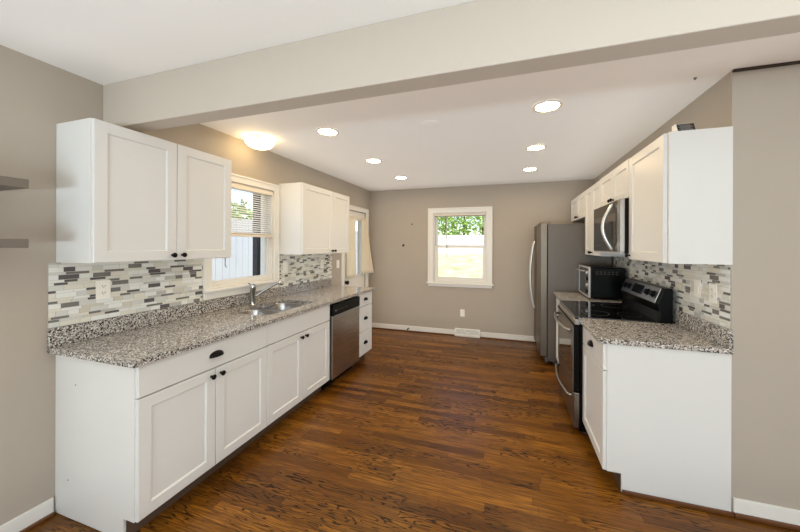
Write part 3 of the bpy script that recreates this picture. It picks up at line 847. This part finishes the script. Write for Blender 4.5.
vr = thing('vent_register', (-.64, YB, 0), 'white metal air register at the foot of the back wall', 'vent')
mb = MB(); mb.prism([(YB - .001, .001), (YB - .045, .001), (YB - .045, .03), (YB - .02, .125), (YB - .001, .125)], 0, -.843, -.437); mb.obj('housing', M['trim'], vr, bevel=.004)
mb = MB()
p0, p1 = Vector((0, YB - .045, .03)), Vector((0, YB - .02, .125)); nn2 = Vector((0, -.095, .025)).normalized()
for k in range(24):
    xa = -.82 + k * .0155
    t0, t1 = .12, .88
    a, b = p0.lerp(p1, t0), p0.lerp(p1, t1)
    tilt = .01 if k < 12 else -.01
    lo = [Vector((xa - tilt, a.y, a.z)), Vector((xa + .005 - tilt, a.y, a.z)), Vector((xa + .005 + tilt, b.y, b.z)), Vector((xa + tilt, b.y, b.z))]
    mb.loft([[p + nn2 * .0003 for p in lo], [p + nn2 * .0012 for p in lo]])
mb.obj('louvres', M['paint_mark'], vr)
MB().tube([(-.68, YB - .034, .085), (-.64, YB - .045, .06), (-.60, YB - .034, .085)], .004, 8).obj('lever', M['trim'], vr)

# marks and little things on the back wall
tag(MB().lathe((-1.59, YB, 1.836), (0, -1, 0), [(.012, 0), (.012, .004), (.006, .012), (.002, .014)], 12).obj('wall_anchor', M['slot']), 'tiny dark wall anchor on the back wall, the higher of two', 'anchor')
tag(MB().lathe((-1.745, YB, 1.474), (0, -1, 0), [(.02, 0), (.02, .006), (.01, .016), (.003, .018)], 12).obj('wall_anchor', M['slot']), 'dark wall anchor on the back wall, the lower and larger of two', 'anchor')
ds = MB().lathe((-1.638, YB - bt, .054), (0, -1, 0), [(.011, 0), (.011, .005), (.005, .008), (.005, .05), (.012, .052), (.012, .066), (.004, .068)], 14)
tag(ds.obj('door_stop', M['black'], smooth='auto'), 'small black door stop on the back baseboard', 'door stop')

# floating shelves
for z0, z1, lab in ((1.726, 1.768, 'taupe floating shelf at the left edge, the upper of two'), (1.452, 1.494, 'taupe floating shelf at the left edge, the lower of two')):
    tag(MB().box(XW + .0005, -2.118, .1, .832, z0, z1).obj('floating_shelf', M['shelf'], bevel=.002), lab, 'shelf', 'taupe floating shelves')

# ------------------------------------------------------------------ ceiling lamps
GL = 'recessed ceiling lights'
spots = [(.25, 2.305, 'front right recessed light, nearest the beam on the range side'), (-1.48, 2.285, 'recessed light in front of the sink, on the beam side of the left row'),
         (.25, 3.24, 'middle recessed light of the row on the range side'), (-1.48, 3.22, 'middle recessed light of the row along the left counter'),
         (.25, 4.132, 'recessed light of the range side row nearest the back wall'), (-1.476, 4.132, 'recessed light of the left counter row nearest the back wall')]
proto = None
for x, y, lab in spots:
    if proto is None:
        proto = thing('recessed_light', (x, y, ZC), lab, 'ceiling light', GL)
        n = 32; mb = MB()
        prof = [(.098, ZC - .0005), (.097, ZC - .006), (.080, ZC - .009), (.076, ZC - .003)]
        mb.loft([[(x + r * math.cos(2 * PI * k / n), y + r * math.sin(2 * PI * k / n), z_) for k in range(n)] for r, z_ in prof], False, False)
        mb.obj('trim_ring', M['trim'], proto, smooth=True)
        mb = MB(); mb.face([mb.bm.verts.new((x + .0765 * math.cos(2 * PI * k / n), y + .0765 * math.sin(2 * PI * k / n), ZC - .0032)) for k in range(n)][::-1])
        mb.obj('lamp', M['downlight'], proto)
    else:
        o = proto.copy(); COL.objects.link(o); o.location = (x, y, ZC); o['label'] = lab
        for ch in list(proto.children):
            c_ = ch.copy(); COL.objects.link(c_); c_.parent = o
fl = thing('flush_light', (-2.165, 2.25, ZC), 'glowing white glass dome light on the ceiling above the sink window', 'ceiling light')
MB().lathe((-2.165, 2.25, ZC), (0, 0, -1), [(.098, 0.0005), (.100, .012), (.092, .024), (.08, .026)], 36).obj('pan', M['silver_plastic'], fl, smooth='auto')
MB().lathe((-2.165, 2.25, ZC), (0, 0, -1), [(.08, .027), (.120, .030), (.122, .037), (.115, .055), (.096, .074), (.066, .089), (.03, .096), (.002, .098)], 36).obj('glass_dome', M['dome'], fl, smooth='auto')
for a in (0, 2.1, 4.2): MB().lathe((-2.165 + .124 * math.cos(a - 1), 2.25 + .124 * math.sin(a - 1), ZC - .030), (0, 0, -1), [(.006, -.006), (.006, .012), (.002, .015)], 10).obj('clip', M['chrome'], fl)
for x, y, r, lab in ((-.60, 2.382, .075, 'flat white blank disc on the ceiling near the beam'), (-.615, 3.70, .06, 'flat white blank disc on the ceiling near the back wall')):
    tag(MB().lathe((x, y, ZC), (0, 0, -1), [(r, .0005), (r, .003), (r * .9, .0055), (r * .3, .006)], 32).obj('ceiling_plate', M['ceiling'], smooth='auto'), lab, 'ceiling plate', 'white ceiling plates')
tag(MB().lathe((1.02, 2.165, ZC), (0, 0, -1), [(.008, .0005), (.008, .004), (.003, .012)], 10).obj('ceiling_hook', M['paint_mark']), 'tiny grey hook in the kitchen ceiling by the grey wall', 'hook')

# ------------------------------------------------------------------ outdoors
mb = MB(); bm = mb.bm; rows = []
for (y, z) in ((-12, -.5), (5.3, -.5), (7.0, -.35), (10, .25), (13, .75), (17, 1.05), (60, 1.2)):
    rows.append([bm.verts.new((x, y, z if x > -30 else z)) for x in (-40, -8, 0, 8, 30)])
for a, b in zip(rows, rows[1:]):
    for i in range(4): mb.face([a[i], a[i + 1], b[i + 1], b[i]])
struct(mb.obj('ground', M['ground'], loc=(0, 0, -.5)))
gw = thing('garden_wall', (-2, 17.2, 1.05), 'low white garden wall seen through the back window', 'wall')
MB().box(-14, 9, 17.1, 17.3, .9, 1.98).obj('wall_face', M['white_wall'], gw)
MB().box(-14, 9, 17.05, 17.35, 1.981, 2.06).obj('coping', M['white_wall'], gw)
r = random.Random(11)
mb = MB(); bm = mb.bm
for k in range(24000):
    x = r.uniform(-9, 5); y = r.uniform(18.0, 20.0); z = 1.5 + r.random() ** .8 * 4.6 + .25 * math.sin(x * 2.1) + .2 * math.sin(x * 5.3)
    s_ = r.uniform(.08, .16); a = r.uniform(0, 2 * PI); e = r.uniform(-.9, .9)
    d = Vector((math.cos(a), math.sin(a) * .6, e)).normalized(); sd = d.cross(Vector((r.uniform(-1, 1), r.uniform(-1, 1), 1))).normalized() * s_ * .45
    p = Vector((x, y, z))
    mb.face([bm.verts.new(p - d * s_), bm.verts.new(p + sd), bm.verts.new(p + d * s_), bm.verts.new(p - sd)])
hd = thing('hedge', (-2, 19, 1.1), 'tall green hedge above the white garden wall in the back window', 'hedge')
mb.obj('leaves', M['leaf'], hd)
mb = MB()
for k in range(12):
    x = -8.5 + k * 1.15; mb.tube([(x, 19.2, 1.0), (x + .1, 19.2, 3), (x - .1, 19.3, 5)], [.09, .06, .02], 8)
mb.obj('stems', M['bark'], hd)
fe = thing('wooden_fence', (-4.9, 3.5, -.5), 'whitewashed upright board fence outside the sink window', 'fence')
mb = MB(); y = -1.0; k = 0
while y < 15.0:
    mb.box(-4.92 + .004 * (k % 2), -4.90 + .004 * (k % 2), y, y + .135, -.49, 1.95 + .01 * ((k * 7) % 3)); y += .142; k += 1
mb.obj('boards', M['fence'], fe)
mb = MB()
for z in (.0, 1.5): mb.box(-4.96, -4.921, -1, 15, z, z + .09)
mb.obj('rails', M['fence'], fe)
mb = MB(); bm = mb.bm
for k in range(9000):
    p = Vector((r.uniform(-7.2, -5.6), r.uniform(-1, 9), r.uniform(.8, 2.5)))
    s_ = r.uniform(.06, .14); a = r.uniform(0, 2 * PI); d = Vector((math.cos(a), math.sin(a), r.uniform(-.8, .8))).normalized()
    sd = d.cross(Vector((r.uniform(-1, 1), r.uniform(-1, 1), 1))).normalized() * s_ * .45
    mb.face([bm.verts.new(p - d * s_), bm.verts.new(p + sd), bm.verts.new(p + d * s_), bm.verts.new(p - sd)])
hb = thing('bush', (-6.4, 4, -.5), 'green bush behind the white board fence', 'bush')
mb.obj('leaves', M['leaf'], hb)
mb = MB()
for k in range(6): mb.tube([(-6.4, 0 + k * 1.5, -.5), (-6.3, .1 + k * 1.5, 1.0), (-6.4, k * 1.5, 1.9)], [.06, .04, .02], 8)
mb.obj('stems', M['bark'], hb)
pp = thing('porch_post', (-3.3, 3.46, -.5), 'slate blue porch post outside the sink window', 'post')
MB().box(-3.36, -3.24, 3.445, 3.565, -.5, 2.9).obj('post', M['slate'], pp, bevel=.006)
MB().box(-3.355, -3.275, 3.365, 3.44, -.5, 2.9).obj('downpipe', M['dark_post'], pp, bevel=.01)
